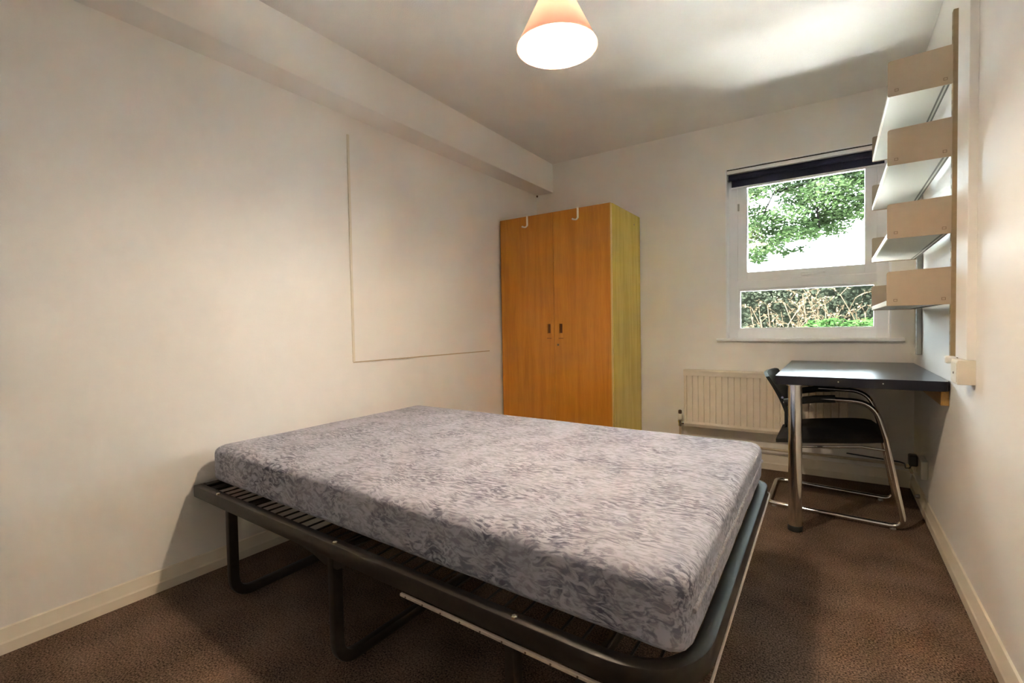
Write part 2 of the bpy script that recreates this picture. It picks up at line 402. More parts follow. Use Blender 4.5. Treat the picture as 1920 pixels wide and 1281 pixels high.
# roller blind in the reveal
bl = thing('roller_blind', 'dark navy roller blind rolled up at the top of the window', 'blind', (2.0, D + 0.04, WZ1))
BX0, BX1 = WX0 + 0.010, WX1 - 0.010
obj('head_rail', bx(BX0, BX1, D - 0.010, D + 0.062, WZ1 - 0.040, WZ1 - 0.016, bev=0.003), M['railwhite'], bl)
obj('rail_shadow_strip', bx(BX0, BX1, D + 0.004, D + 0.058, WZ1 - 0.017, WZ1 - 0.007), M['plastic'], bl)  # dark strip painting the shadow line above the head rail
b = NB(); lathe(b, [(0.021, BX0 + 0.008), (0.021, BX1 - 0.008)], 20, (0, D + 0.030, WZ1 - 0.058), 'x')
obj('fabric_roll', b, M['navy'], bl, smooth=True)
obj('fabric_drop', bx(BX0 + 0.022, BX1 - 0.022, D + 0.050, D + 0.053, 1.958, WZ1 - 0.045), M['navy'], bl)
obj('bottom_bar', bx(BX0 + 0.020, BX1 - 0.020, D + 0.047, D + 0.056, 1.948, 1.962, bev=0.003), M['upvc'], bl)
for x in (BX0, BX1 - 0.006): obj('end_bracket', bx(x, x + 0.006, D + 0.004, D + 0.060, WZ1 - 0.080, WZ1 - 0.028, bev=0.002), M['alu'], bl)

# ------------------------------------------------------------------ pinboard on the left wall
nb = thing('pinboard', 'large pinboard panel painted the same cream as the left wall', 'board', (0, 2.3, 0.82))
obj('panel', bx(0.0006, 0.007, 1.697, 2.936, 0.828, 2.055), M['wall'], nb)
b = NB(); prism(b, [(1.685, 0.826), (1.697, 0.826), (1.697, 2.055), (1.685, 2.055)], 'x', 0.0006, 0.0085)
obj('edge_strip', b, M['trim'], nb)
obj('edge_strip', bx(0.0006, 0.0055, 1.690, 2.936, 0.8215, 0.828), M['line'], nb)  # darker strip painting the shadow gap along the panel's bottom edge
tag(obj('wall_stub', lathe(NB(), [(0.006, -0.016), (0.009, -0.006), (0.006, 0.0)], 10, (0.014, D - 0.012, 2.155)), M['brownpipe']), 'tiny dark stub in the corner under the end of the ceiling beam', 'hook')

# ------------------------------------------------------------------ wardrobe
wx0, wx1, wy, wz = 0.024, 0.936, 3.080, 1.831
YW = D - 0.022
wd = thing('wardrobe', 'tall orange-brown wooden two-door wardrobe in the far left corner', 'wardrobe', ((wx0 + wx1) / 2, 3.37, 0))
obj('side_panel', bx(wx1 - 0.018, wx1, wy + 0.024, YW, 0, wz, bev=0.001), M['woodside_daylit'], wd)['label'] = 'side panel with window light painted in as a paler yellow'
obj('side_panel', bx(wx0, wx0 + 0.018, wy + 0.024, YW, 0, wz, bev=0.001), M['wood'], wd)
obj('top_panel', bx(wx0 + 0.018, wx1 - 0.018, wy + 0.024, YW, wz - 0.02, wz - 0.001), M['wood'], wd)
obj('back_panel', bx(wx0 + 0.018, wx1 - 0.018, YW - 0.006, YW, 0.07, wz - 0.02), M['wood'], wd)
obj('bottom_panel', bx(wx0 + 0.018, wx1 - 0.018, wy + 0.026, YW - 0.006, 0.07, 0.088), M['wood'], wd)
obj('plinth', bx(wx0 + 0.018, wx1 - 0.018, wy + 0.05, wy + 0.066, 0, 0.07), M['wood'], wd)
xs = 0.489
def door(x0, x1, hx):
    # door with a real slot cut for the recessed pull
    h0, h1, hw = 0.925, 1.020, 0.013
    bm = NB(); y0, y1 = wy, wy + 0.019
    box(bm, x0, hx - hw, y0, y1, 0.075, wz - 0.001); box(bm, hx + hw, x1, y0, y1, 0.075, wz - 0.001)
    box(bm, hx - hw, hx + hw, y0, y1, 0.075, h0 + 0.028); box(bm, hx - hw, hx + hw, y0, y1, h1, wz - 0.001)
    bmesh.ops.remove_doubles(bm, verts=bm.verts, dist=1e-5)
    d_ = obj('door', bm, M['wood'], wd)
    obj('handle_recess', bx(hx - hw, hx + hw, y1 - 0.005, y1 - 0.001, h0 + 0.02, h1 + 0.005), M['wooddark'], d_)
    # routed frame round the pull
    bm = NB()
    for a, c, z0, z1 in ((hx - hw - 0.006, hx - hw, h0, h1 + 0.006), (hx + hw, hx + hw + 0.006, h0, h1 + 0.006), (hx - hw - 0.002, hx + hw + 0.002, h0 - 0.004, h0)):
        box(bm, a, c, y0 - 0.0012, y0 + 0.004, z0, z1)
    obj('handle_rim', bm, M['wood'], d_)
    obj('handle_lower_groove', bx(hx - 0.019, hx + 0.019, y0 - 0.0008, y0 + 0.003, h0 - 0.012, h0 - 0.008), M['wooddark'], d_)
    return d_
d1 = door(wx0, xs - 0.0015, 0.446)
d2 = door(xs + 0.0015, wx1 - 0.008, 0.543)
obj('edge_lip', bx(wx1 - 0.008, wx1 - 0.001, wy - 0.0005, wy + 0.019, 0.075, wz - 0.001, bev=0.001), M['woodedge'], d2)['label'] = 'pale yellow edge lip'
obj('lock', lathe(NB(), [(0.008, 0), (0.008, -0.003), (0.004, -0.0035)], 14, (0.519, wy, 0.868), 'y'), M['tandark'], d2)
for x, z, w_ in ((wx1 + 0.0005, 1.70, 0),):
    obj('screw_cap', lathe(NB(), [(0.007, 0), (0.006, 0.002)], 12, (wx1 - 0.001, 3.53, 1.755), 'x'), M['tandark'], wd)

def over_hook(x, z, label):
    bm = NB()
    path = fillet([(x, wy + 0.030, z - 0.03), (x, wy + 0.030, z + 0.004), (x, wy - 0.003, z + 0.004), (x, wy - 0.003, z - 0.070), (x - 0.008, wy - 0.014, z - 0.084), (x - 0.030, wy - 0.022, z - 0.080)], [0, 0.004, 0.004, 0.006, 0.008, 0], 4)
    # keep the inner leg short so it hangs over the door top
    sweep(bm, path[2:], [(-0.007, -0.0014), (0.007, -0.0014), (0.007, 0.0014), (-0.007, 0.0014)], up=Vector((0, 1, 0)))
    o = obj('over_door_hook', bm, M['hook']); tag(o, label, 'hook', 'white hooks over the wardrobe doors')
    k = obj('hook_tip', lathe(NB(), [(0.003, -0.006), (0.0075, -0.003), (0.0075, 0.003), (0.003, 0.006)], 12, (x - 0.030, wy - 0.022, z - 0.078)), M['hook'], o)
    return o
over_hook(0.273, wz, 'white hook hung over the top of the left wardrobe door')
over_hook(0.691, wz, 'white hook hung over the top of the right wardrobe door')

# ------------------------------------------------------------------ radiator and pipe
RX0, RX1, RZ0, RZ1, RY0, RY1 = 1.279, 2.257, 0.262, 0.672, D - 0.105, D - 0.035
rd = thing('radiator', 'long cream panel radiator under the window, ribbed front', 'radiator', ((RX0 + RX1) / 2, RY1, RZ0))
prof = []
nr = 24; pw = (RX1 - RX0 - 0.03) / nr
xs_ = [(RX0, RY0 + 0.012)]
poly = [(RX0, RY0 + 0.022), (RX0, RY0 + 0.004), (RX0 + 0.006, RY0)]
for i in range(nr):
    a = RX0 + 0.015 + i * pw
    poly += [(a + pw * .06, RY0), (a + pw * .12, RY0 + 0.012), (a + pw * .22, RY0 + 0.012), (a + pw * .28, RY0)]
poly += [(RX1 - 0.006, RY0), (RX1, RY0 + 0.004), (RX1, RY0 + 0.022)]
obj('ribbed_panel', prism(NB(), poly, 'z', RZ0 + 0.034, RZ1 - 0.040), M['radiator'], rd)
obj('top_trim', prism(NB(), [(RY0 - 0.004, RZ1 - 0.042), (RY0 - 0.006, RZ1 - 0.008), (RY0 + 0.002, RZ1), (RY1, RZ1), (RY1, RZ1 - 0.042)], 'x', RX0 - 0.002, RX1 + 0.002), M['radiator'], rd)
obj('bottom_rail', prism(NB(), [(RY0 - 0.003, RZ0 + 0.036), (RY0 - 0.006, RZ0 + 0.020), (RY0, RZ0), (RY0 + 0.022, RZ0), (RY0 + 0.022, RZ0 + 0.036)], 'x', RX0, RX1), M['radiator'], rd)
for x in (RX0 + 0.15, RX1 - 0.15): obj('wall_bracket', bx(x, x + 0.03, RY0 + 0.018, D, RZ0 + 0.08, RZ1 - 0.08), M['radiator'], rd)
va = obj('valve_body', lathe(NB(), [(0.009, -0.02), (0.013, -0.016), (0.013, 0.008), (0.016, 0.010), (0.016, 0.026), (0.010, 0.030)], 16, (1.243, RY0 + 0.03, RZ0 + 0.008)), M['chrome'], rd, smooth=True)
obj('valve_cap', lathe(NB(), [(0.013, 0.030), (0.017, 0.036), (0.015, 0.066), (0.009, 0.076)], 16, (1.243, RY0 + 0.03, RZ0 + 0.008)), M['hook'], va, smooth=True)
obj('valve_knob', lathe(NB(), [(0.011, 0.074), (0.013, 0.082), (0.012, 0.098), (0.006, 0.102)], 16, (1.243, RY0 + 0.03, RZ0 + 0.008)), M['brownpipe'], va, smooth=True)
obj('valve_union', lathe(NB(), [(0.010, 1.25), (0.012, 1.258), (0.012, 1.274), (0.008, 1.281)], 14, (0, RY0 + 0.03, RZ0 + 0.016), 'x'), M['chrome'], va, smooth=True)
b = NB(); sweep(b, fillet([(1.243, RY0 + 0.03, RZ0 - 0.012), (1.243, RY0 + 0.03, 0.155), (1.50, RY0 + 0.05, 0.150), (2.548, RY0 + 0.05, 0.146), (2.548, 3.46, 0.146)], 0.03, 5), circ(0.008, 10))
tag(obj('heating_pipe', b, M['copper'], smooth=True), 'thin painted heating pipe running low along the wall below the radiator', 'pipe')

# ------------------------------------------------------------------ desk
dk = thing('desk', 'wall-fixed dark desk with one chrome leg, under the window', 'desk', (2.03, 2.64, 0))
DX0, DX1, DY0, DY1, DZ0, DZ1 = 1.950, W - 0.004, 2.600, D - 0.006, 0.706, 0.748
tp = [(DX0, DY0 + 0.008), (DX0 + 0.008, DY0)] + [(DX1 - 0.028 + 0.028 * math.sin(a), DY0 + 0.028 - 0.028 * math.cos(a)) for a in [k * PI / 12 for k in range(7)]] + [(DX1, DY1), (DX0, DY1)]
dt_bm = prism(NB(), tp, 'z', DZ0, DZ1, bev=0.0025); dt_bm.normal_update()
for f in dt_bm.faces: f.material_index = 0 if abs(f.normal.z) > 0.9 and f.calc_center_median().z > DZ1 - 0.001 else 1
obj('desktop', dt_bm, [M['desk'], M['deskedge']], dk)
b = NB(); lathe(b, [(0.029, 0.028), (0.029, DZ0)], 32, (2.030, 2.645, 0)); leg = obj('leg', b, M['chrome'], dk, smooth=True)
obj('foot', lathe(NB(), [(0.028, 0.0), (0.0315, 0.004), (0.0315, 0.024), (0.029, 0.028)], 28, (2.030, 2.645, 0)), M['plastic'], leg, smooth=True)
obj('leg_collar', lathe(NB(), [(0.036, DZ0 - 0.006), (0.036, DZ0)], 28, (2.030, 2.645, 0)), M['chrome'], leg)
bt = obj('wall_batten', bx(W - 0.027, W - 0.001, 2.640, D - 0.02, DZ0 - 0.062, DZ0, bev=0.001), M['batten'], dk); bt['label'] = 'orange pine batten screwed to the right wall'
for x in (2.20, 2.36): obj('edge_screw', lathe(NB(), [(0.0028, -0.0015), (0.0028, 0.002)], 10, (x, DY0, 0.729), 'y'), M['alu'], dk)
obj('leg_screw', lathe(NB(), [(0.004, -0.002), (0.003, 0.004)], 10, (1.985, 2.64, DZ0 - 0.002)), M['alu'], dk)

# ------------------------------------------------------------------ chair (seat faces the right wall)
ch = thing('cantilever_chair', 'black cushioned chair on a bent chrome tube frame, pushed under the desk', 'chair', (2.15, 3.13, 0))
def side_frame(yb, yf, kk):
    # runner on the floor -> front upright -> arm -> back
    p = [(1.885, yb, 0.015), (2.465, yf, 0.015), (2.445, yf, 0.13), (2.392, yf + 0.004, 0.43), (2.345, yf + 0.01, 0.606), (2.10, (yf + yb) / 2, 0.606), (1.962, yb - 0.01, 0.570)]
    return p
N_B, N_F = 2.945, 2.895
F_B, F_F = 3.420, 3.330
tube = circ(0.0125, 12)
pn_ = side_frame(N_B, N_F, 0); pf_ = side_frame(F_B, F_F, 1)
full = pn_[::-1] + pf_
full = fillet(full, [0, 0.1, 0.19, 0.03, 0.03, 0.075, 0.05, 0.05, 0.075, 0.03, 0.03, 0.19, 0.1, 0], 8)
obj('tube_frame', sweep(NB(), full, tube), M['chrome'], ch, smooth=True)
for y0, y1 in ((N_F + 0.012, N_B - 0.012), (F_F + 0.02, F_B - 0.02)):
    ym = (y0 + y1) / 2
    obj('arm_pad', sweep(NB(), [(1.965, y1 + 0.006, 0.572), (2.03, ym + 0.008, 0.588), (2.10, ym + 0.004, 0.601), (2.19, ym, 0.609)], rrect(0.034, 0.038, 0.012)), M['plastic'], ch, smooth=True)
# seat cushion: rounded pad, waterfall at the rear
bm = NB(); nx, ny = 16, 12
def seat_pt(i, j, top):
    u = i / nx; v = j / ny
    x = 1.922 + 0.462 * u; yl = 2.915 + 0.035 * (1 - u); yr = 3.330 + 0.055 * (1 - u)
    y = yl + (yr - yl) * v
    e = max(0.0, 1 - (abs(2 * u - 1)) ** (2.8 if u < 0.5 else 5)) ** 0.5 * max(0.0, 1 - (abs(2 * v - 1)) ** 6) ** 0.5
    zb = 0.336 + 0.058 * u; base = zb + 0.034
    if top: z = base + 0.050 * e
    else: z = zb + 0.014 * (1 - e)
    return (x, y, z)
T = [[bm.verts.new(seat_pt(i, j, True)) for j in range(ny + 1)] for i in range(nx + 1)]
B = [[bm.verts.new(seat_pt(i, j, False)) for j in range(ny + 1)] for i in range(nx + 1)]
for i in range(nx):
    for j in range(ny):
        bm.faces.new((T[i][j], T[i + 1][j], T[i + 1][j + 1], T[i][j + 1])); bm.faces.new((B[i][j], B[i][j + 1], B[i + 1][j + 1], B[i + 1][j]))
for i in range(nx):
    bm.faces.new((T[i][0], B[i][0], B[i + 1][0], T[i + 1][0])); bm.faces.new((T[i][ny], T[i + 1][ny], B[i + 1][ny], B[i][ny]))
for j in range(ny):
    bm.faces.new((T[0][j], T[0][j + 1], B[0][j + 1], B[0][j])); bm.faces.new((T[nx][j], B[nx][j], B[nx][j + 1], T[nx][j + 1]))
obj('seat', bm, M['seatcloth'], ch, smooth=True)
# backrest: curved plastic shell leaning back
bm = NB(); nu, nv = 10, 12; outer = []; inner = []
for i in range(nu + 1):
    s = i / nu
    rowo, rowi = [], []
    for j in range(nv + 1):
        v = j / nv; yb0 = 2.915 + 0.02 * (1 - s) ; yb1 = 3.435 - 0.01 * (1 - s)
        y = yb0 + (yb1 - yb0) * v; bow = 0.030 * (1 - (2 * v - 1) ** 2)
        x = 1.974 - 0.097 * s ** 1.55 - bow * s; z = 0.466 + 0.252 * s - 0.010 * abs(2 * v - 1) ** 6 * s
        rowo.append(bm.verts.new((x, y, z))); rowi.append(bm.verts.new((x + 0.022 - 0.006 * s, y, z + 0.004)))
    outer.append(rowo); inner.append(rowi)
for i in range(nu):
    for j in range(nv):
        bm.faces.new((outer[i][j], outer[i][j + 1], outer[i + 1][j + 1], outer[i + 1][j])); bm.faces.new((inner[i][j], inner[i + 1][j], inner[i + 1][j + 1], inner[i][j + 1]))
    bm.faces.new((outer[i][0], outer[i + 1][0], inner[i + 1][0], inner[i][0])); bm.faces.new((outer[i][nv], inner[i][nv], inner[i + 1][nv], outer[i + 1][nv]))
for j in range(nv):
    bm.faces.new((outer[0][j], inner[0][j], inner[0][j + 1], outer[0][j + 1])); bm.faces.new((outer[nu][j], outer[nu][j + 1], inner[nu][j + 1], inner[nu][j]))
br = obj('backrest', bm, M['plastic'], ch, smooth=True)
for y in (2.925, 3.425): obj('backrest_screw', lathe(NB(), [(0.006, -0.003), (0.004, 0.0)], 12, (1.955, y, 0.60), 'y'), M['chrome'], br)
# seat bearers
for y0, y1 in ((2.940, 2.915), (3.375, 3.330)):
    obj('seat_bearer', sweep(NB(), fillet([(1.985, y0, 0.336), (2.30, y1, 0.378), (2.402, y1 - 0.004, 0.372)], 0.03, 5), circ(0.006, 8)), M['chrome'], ch, smooth=True)
obj('back_stem', sweep(NB(), fillet([(1.985, 3.14, 0.338), (1.955, 3.14, 0.345), (1.955, 3.14, 0.56)], 0.02, 5), rrect(0.05, 0.010, 0.003)), M['plastic'], ch, smooth=True)
for x, y in ((2.42, N_F + 0.002), (1.915, N_B), (2.40, F_F), (1.97, F_B - 0.004)):
    obj('floor_glide', lathe(NB(), [(0.012, 0.0), (0.014, 0.003), (0.010, 0.012)], 14, (x, y, -0.0005)), M['clear'], ch)

# ------------------------------------------------------------------ wall shelving on the right wall
def upright(y, z0, z1, label, mat):
    t = thing('shelf_upright', label, 'rail', (W, y, z0), 'wall rails carrying the shelves')
    bm = NB()
    box(bm, W - 0.024, W, y - 0.013, y + 0.013, z0, z1, 0.003)
    obj('rail', bm, mat, t)
    bm = NB(); k = 0
    z = z0 + 0.05
    while z < z1 - 0.04:
        box(bm, W - 0.0247, W - 0.0235, y - 0.003, y + 0.003, z, z + 0.014); z += 0.04
    s = obj('slot_row', bm, M['tandark'], t); s['kind'] = 'stuff'
upright(2.485, 0.852, 2.172, 'tan wall rail at the near end of the shelves', M['uprt'])
upright(3.405, 0.812, 2.140, 'grey metal wall rail at the far end of the shelves', M['alu'])
def shelf(z, hb, label):
    t = thing('wall_shelf', label, 'shelf', (W - 0.12, 2.94, z), 'four wall shelves above the desk')
    xf, xb = 2.362, W - 0.036
    y0, y1 = 2.474, 3.412
    poly = [(xf + 0.006, z - 0.001), (xf + 0.006, z + 0.004), (xb - 0.003, z + 0.004), (xb - 0.003, z + 0.018), (xb, z + 0.018), (xb, z - 0.001), (xb - 0.010, z - 0.001), (xb - 0.011, z + 0.002), (xb - 0.014, z - 0.0005)]
    obj('shelf_board', prism(NB(), poly, 'y', y0 + 0.004, y1 - 0.004), M['shelf'], t)
    for y, s in ((y0, 1), (y1, -1)):
        c = 0.008
        pl = [(W - 0.024, z - 0.004), (xf + 0.002, z - 0.004), (xf - 0.001, z + 0.000), (xf - 0.001, z + hb - c), (xf - 0.001 + c * .3, z + hb - c * .3), (xf - 0.001 + c, z + hb), (W - 0.024, z + hb + 0.006)]
        br_ = obj('end_bracket', prism(NB(), pl, 'y', y - 0.002, y + 0.002), M['tan'], t)
        if s == 1:
            for cx in (xf + 0.027, W - 0.045):
                bm = NB(); w2, h2, t2 = 0.006, 0.005, 0.0014
                zz = z + 0.018
                for a in ((cx - w2, cx + w2, zz - h2, zz - h2 + t2), (cx - w2, cx + w2, zz + h2 - t2, zz + h2), (cx - w2, cx - w2 + t2, zz - h2, zz + h2), (cx + w2 - t2, cx + w2, zz - h2, zz + h2)):
                    box(bm, a[0], a[1], y - 0.0026, y - 0.0015, a[2], a[3])
                obj('bracket_slot', bm, M['tandark'], br_)
    obj('front_lip', bx(xf, xf + 0.006, y0 + 0.004, y1 - 0.004, z - 0.002, z + 0.019, bev=0.0012), M['shelflip'], t)['label'] = 'pale cream front lip'
    for x0 in (xb - 0.014, xb - 0.001):
        obj('rear_channel', bx(x0, x0 + 0.006, y0 + 0.006, y1 - 0.006, z - 0.0025, z + 0.0005), M['darkalu'], t)
shelf(1.900, 0.136, 'topmost of the four cream shelves between tan end brackets')
shelf(1.627, 0.138, 'second wall shelf down, beside the top of the window')
shelf(1.335, 0.134, 'third wall shelf down, level with the upper window pane')
shelf(1.064, 0.134, 'lowest of the four wall shelves, just above the desk')

# ------------------------------------------------------------------ small items on the right wall
jb = thing('junction_box', 'cream square box at the foot of the pipe casing above the desk', 'box', (W, 2.25, 0.777))
obj('box_body', bx(W - 0.047, W, 2.200, 2.300, 0.777, 0.861, bev=0.002), M['trim'], jb)
obj('box_side_plate', bx(W - 0.049, W - 0.046, 2.206, 2.296, 0.785, 0.853, bev=0.001), M['trim'], jb)
obj('side_screw', lathe(NB(), [(0.004, -0.0505), (0.004, -0.046)], 10, (W, 2.25, 0.815), 'x'), M['tandark'], jb)
tag(obj('cable_clip', bx(W - 0.062, W - 0.03, 2.312, 2.345, 0.842, 0.868, bev=0.006), M['clip']), 'small bright white plastic clip beside the cream box on the right wall', 'clip')
sk = thing('wall_socket', 'wall socket low on the right wall under the desk', 'socket', (W, 3.25, 0.20))
obj('face_plate', bx(W - 0.030, W, 3.150, 3.310, 0.190, 0.285, bev=0.005), M['socket'], sk)
pg = tag(obj('plug', bx(W - 0.068, W - 0.030, 3.235, 3.290, 0.232, 0.292, bev=0.008), M['plastic']), 'black plug pushed into the low socket under the desk', 'plug')
obj('plug_cable', sweep(NB(), fillet([(W - 0.050, 3.28, 0.24), (W - 0.055, 3.33, 0.20), (W - 0.06, 3.45, 0.17), (W - 0.05, 3.60, 0.165), (2.25, 3.640, 0.175)], 0.05), circ(0.004, 8)), M['plastic'], pg, smooth=True)
tag(obj('door_stop', lathe(NB(), [(0.010, 0), (0.012, -0.004), (0.009, -0.016), (0.006, -0.02)], 14, (W - 0.016, 3.30, 0.062), 'x'), M['alu'], smooth=True), 'small grey knob on the right skirting behind the chair', 'knob')

# ------------------------------------------------------------------ bed: folding steel frame
def yn(x): return 0.871 - 0.034 * (x - 0.04)          # outer line of the near rail
def xr(y): return 1.994 - 0.018 * (y - 0.85) / 1.2    # outer line of the foot end
YF = 2.115
bed = thing('folding_bed', 'black steel folding bed frame with looped legs under the mattress', 'bed', (1.0, 1.5, 0))
RT, RH, RWd = 0.384, 0.046, 0.034                      # rail top, height, width
zc = RT - RH / 2
pr_ = rrect(RWd, RH, 0.004)
hw = RWd / 2
XL = 0.038
near_path = [(XL, yn(XL) + hw, zc), (1.0, yn(1.0) + hw, zc), (1.996 - hw, yn(2.0) + hw, zc), (xr(YF) - hw, YF - hw, zc), (1.0, YF - hw, zc), (XL, YF - hw, zc)]
pp = fillet(near_path, [0, 0, 0.165, 0.09, 0, 0], 12)
obj('outer_rail', sweep(NB(), pp, pr_), M['black'], bed, smooth=True)
obj('head_bar', bx(XL, XL + 0.034, yn(XL) + RWd, YF - RWd, RT - 0.034, RT, bev=0.003), M['black'], bed)
obj('flat_bar', bx(0.395, 0.430, yn(0.42) + RWd, YF - RWd, RT - 0.020, RT - 0.012), M['black'], bed)
obj('head_plate', bx(XL + 0.034, 0.115, yn(0.08) + RWd, YF - RWd, RT - 0.018, RT - 0.012), M['black'], bed)
# pale strip along the lower outside edge of the near rail
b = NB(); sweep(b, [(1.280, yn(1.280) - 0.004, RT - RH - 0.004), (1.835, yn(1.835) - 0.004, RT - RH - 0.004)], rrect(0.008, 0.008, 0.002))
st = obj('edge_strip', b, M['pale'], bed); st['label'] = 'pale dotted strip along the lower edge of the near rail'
for k in range(9):
    x = 1.30 + 0.06 * k
    obj('strip_rivet', lathe(NB(), [(0.0022, -0.0012), (0.0022, 0.001)], 8, (x, yn(x) - 0.008, RT - RH - 0.004), 'y'), M['brownpipe'], st)
# thin pale bead painting the lamp highlight along the outside of the foot end
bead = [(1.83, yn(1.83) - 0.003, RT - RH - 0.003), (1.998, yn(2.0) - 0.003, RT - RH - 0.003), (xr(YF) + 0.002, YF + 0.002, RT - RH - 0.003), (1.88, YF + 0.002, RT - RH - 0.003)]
obj('rail_highlight', sweep(NB(), fillet(bead, [0, 0.182, 0.106, 0], 14), circ(0.003, 6)), M['pale'], bed, smooth=True)['label'] = 'thin pale bead painted as the highlight round the foot end'
# wire mesh deck (too fine to pick apart)
b = NB(); x = 0.150
while x < 1.95:
    box(b, x - 0.0026, x + 0.0026, yn(x) + RWd - 0.002, YF - RWd + 0.002, RT - 0.012, RT - 0.008); x += 0.049
y = 1.00
while y < YF - 0.05:
    box(b, XL + 0.03, 1.955, y - 0.0018, y + 0.0018, RT - 0.0155, RT - 0.0115); y += 0.11
wm = obj('wire_mesh', b, M['black'], bed); wm['kind'] = 'stuff'
for x in (0.24, 0.985, 1.622):
    obj('nut', lathe(NB(), [(0.0075, -0.001), (0.0075, 0.005), (0.004, 0.007)], 6, (x, yn(x) + 0.009, RT)), M['zinc'], bed)
obj('hinge_plate', prism(NB(), [(0.80, RT - RH + 0.004), (1.06, RT - RH + 0.004), (0.995, RT - RH - 0.028), (0.935, RT - RH - 0.028), (0.88, RT - RH - 0.010)], 'y', yn(0.93) + 0.004, yn(0.93) + 0.010), M['black'], bed)
for x in (0.315, 0.965, 1.610):
    yy = yn(x) + 0.020
    pth = fillet([(x, yy, RT - RH + 0.004), (x, yy, 0.014), (x, YF - 0.035, 0.014), (x, YF - 0.035, RT - RH + 0.004)], [0, 0.075, 0.075, 0], 8)
    obj('leg_loop', sweep(NB(), pth, rrect(0.034, 0.026, 0.004), up=Vector((1, 0, 0))), M['black'], bed, smooth=True)
for x in (0.965,):
    obj('cross_bar', bx(x - 0.015, x + 0.015, yn(x) + RWd, YF - RWd, RT - 0.042, RT - 0.022), M['black'], bed)

# ------------------------------------------------------------------ mattress
MZ0, MZ1 = RT + 0.001, 0.540
def mat_corner(u, v, w):
    # bilinear plan, taken a little wider at mid height
    ynear = (0.935 * (1 - u) + 0.866 * u); yfar = 2.112 * (1 - u) + 2.085 * u
    x0 = 0.060; x1 = 1.966 - 0.018 * v
    return (x0 + (x1 - x0) * u, ynear + (yfar - ynear) * v, MZ0 + (MZ1 - MZ0) * w)
bm = NB()
bmesh.ops.create_cube(bm, size=2.0)
bmesh.ops.subdivide_edges(bm, edges=bm.edges[:], cuts=31, use_grid_fill=True)
Lx, Ly, Lz = 0.95, 0.60, (MZ1 - MZ0) / 2
R = 0.030
for v in bm.verts:
    p = v.co.copy()
    # spread the rows towards the edges, then round the corners
    def sp(t): return math.sin(t * PI / 2) * 0.55 + t * 0.45
    q = Vector((sp(p.x) * Lx, sp(p.y) * Ly, sp(p.z) * Lz))
    c = Vector((max(-Lx + R * 1.5, min(Lx - R * 1.5, q.x)), max(-Ly + R * 1.5, min(Ly - R * 1.5, q.y)), max(-Lz + R, min(Lz - R, q.z))))
    dlt = q - c
    if dlt.length > 1e-6:
        e = Vector((dlt.x / (R * 1.5), dlt.y / (R * 1.5), dlt.z / R))
        m = max(abs(e.x), abs(e.y), abs(e.z)); l2 = e.length
        if l2 > 1e-6: dlt = dlt * (m / l2)
    q = c + dlt
    u, vv, w = (q.x / Lx + 1) / 2, (q.y / Ly + 1) / 2, (q.z / Lz + 1) / 2
    X = Vector(mat_corner(u, vv, w))
    nz = mnoise.noise(Vector((X.x * 3.1, X.y * 3.1, X.z * 6)))
    nn = mnoise.noise(Vector((X.x * 9.0, X.y * 9.0, X.z * 18)))
    side = max(abs(2 * u - 1), abs(2 * vv - 1))
    X.z += (0.003 * nz + 0.0012 * nn) * (1 if w > 0.3 else 0)
    if side > 0.93:
        bul = 0.006 * (1 - (2 * w - 1) ** 2) + 0.003 * nn
        if abs(2 * u - 1) > 0.97: X.x += math.copysign(bul, u - 0.5)
        if abs(2 * vv - 1) > 0.95: X.y += math.copysign(bul, vv - 0.5)
    X.x = max(X.x, 0.052)
    v.co = X
mt = obj('mattress', bm, M['fabric'], smooth=True)
tag(mt, 'double mattress in marbled grey-blue fabric lying on the black bed frame', 'mattress')
for p in mt.data.polygons: p.use_smooth = True
zm = MZ0 + 0.58 * (MZ1 - MZ0)
b = NB(); pts = [Vector(mat_corner(1.0, 0.03 + 0.94 * k / 40, 0.56)) + Vector((0.0045 + 0.0015 * math.sin(k * 2.1), 0, 0.0015 * math.sin(k * 1.7))) for k in range(41)]
obj('zip_seam', sweep(b, pts, circ(0.0055, 8)), M['seam'], mt, smooth=True)['label'] = 'paler raised seam along the foot end'

# ------------------------------------------------------------------ pendant lamp
LX, LY, LZ = 1.436, 1.405, 1.904
lp = thing('pendant_lamp', 'lit pendant lamp with a salmon pink cone shade hanging from the ceiling', 'lamp', (LX, LY, H))
bm = NB(); RR = 0.131
po = [(RR, 0.0), (RR * 0.93, 0.018), (RR * 0.50, 0.135), (RR * 0.30, 0.190), (RR * 0.26, 0.215), (RR * 0.16, 0.222)]
lathe(bm, po, 48, (LX, LY, LZ), cap=False)
sh = obj('shade', bm, M['shade'], lp, smooth=True)
pi_ = [(r - 0.004 if r > 0.03 else r, z + 0.001) for r, z in po]
bm = NB(); lathe(bm, pi_[:4], 48, (LX, LY, LZ - 0.001), cap=False)
obj('shade_lining', bm, M['shadein'], sh, smooth=True)['label'] = 'white inner face of the shade'
bm = NB(); lathe(bm, [(0.004, -0.034), (0.016, -0.030), (0.028, -0.018), (0.033, 0.0), (0.029, 0.016), (0.019, 0.040), (0.0135, 0.075)], 14, (LX, LY, LZ + 0.052))
obj('bulb', bm, M['bulb'], lp, smooth=True)
obj('lamp_holder', lathe(NB(), [(0.0165, 0.126), (0.019, 0.132), (0.019, 0.205), (0.012, 0.235), (0.005, 0.245)], 18, (LX, LY, LZ)), M['clip'], lp, smooth=True)
obj('cord', lathe(NB(), [(0.0035, 0.24), (0.0035, H - LZ - 0.02)], 10, (LX, LY, LZ)), M['clip'], lp, smooth=True)
obj('ceiling_rose', lathe(NB(), [(0.012, H - LZ - 0.03), (0.035, H - LZ - 0.018), (0.040, H - LZ)], 24, (LX, LY, LZ)), M['clip'], lp, smooth=True)

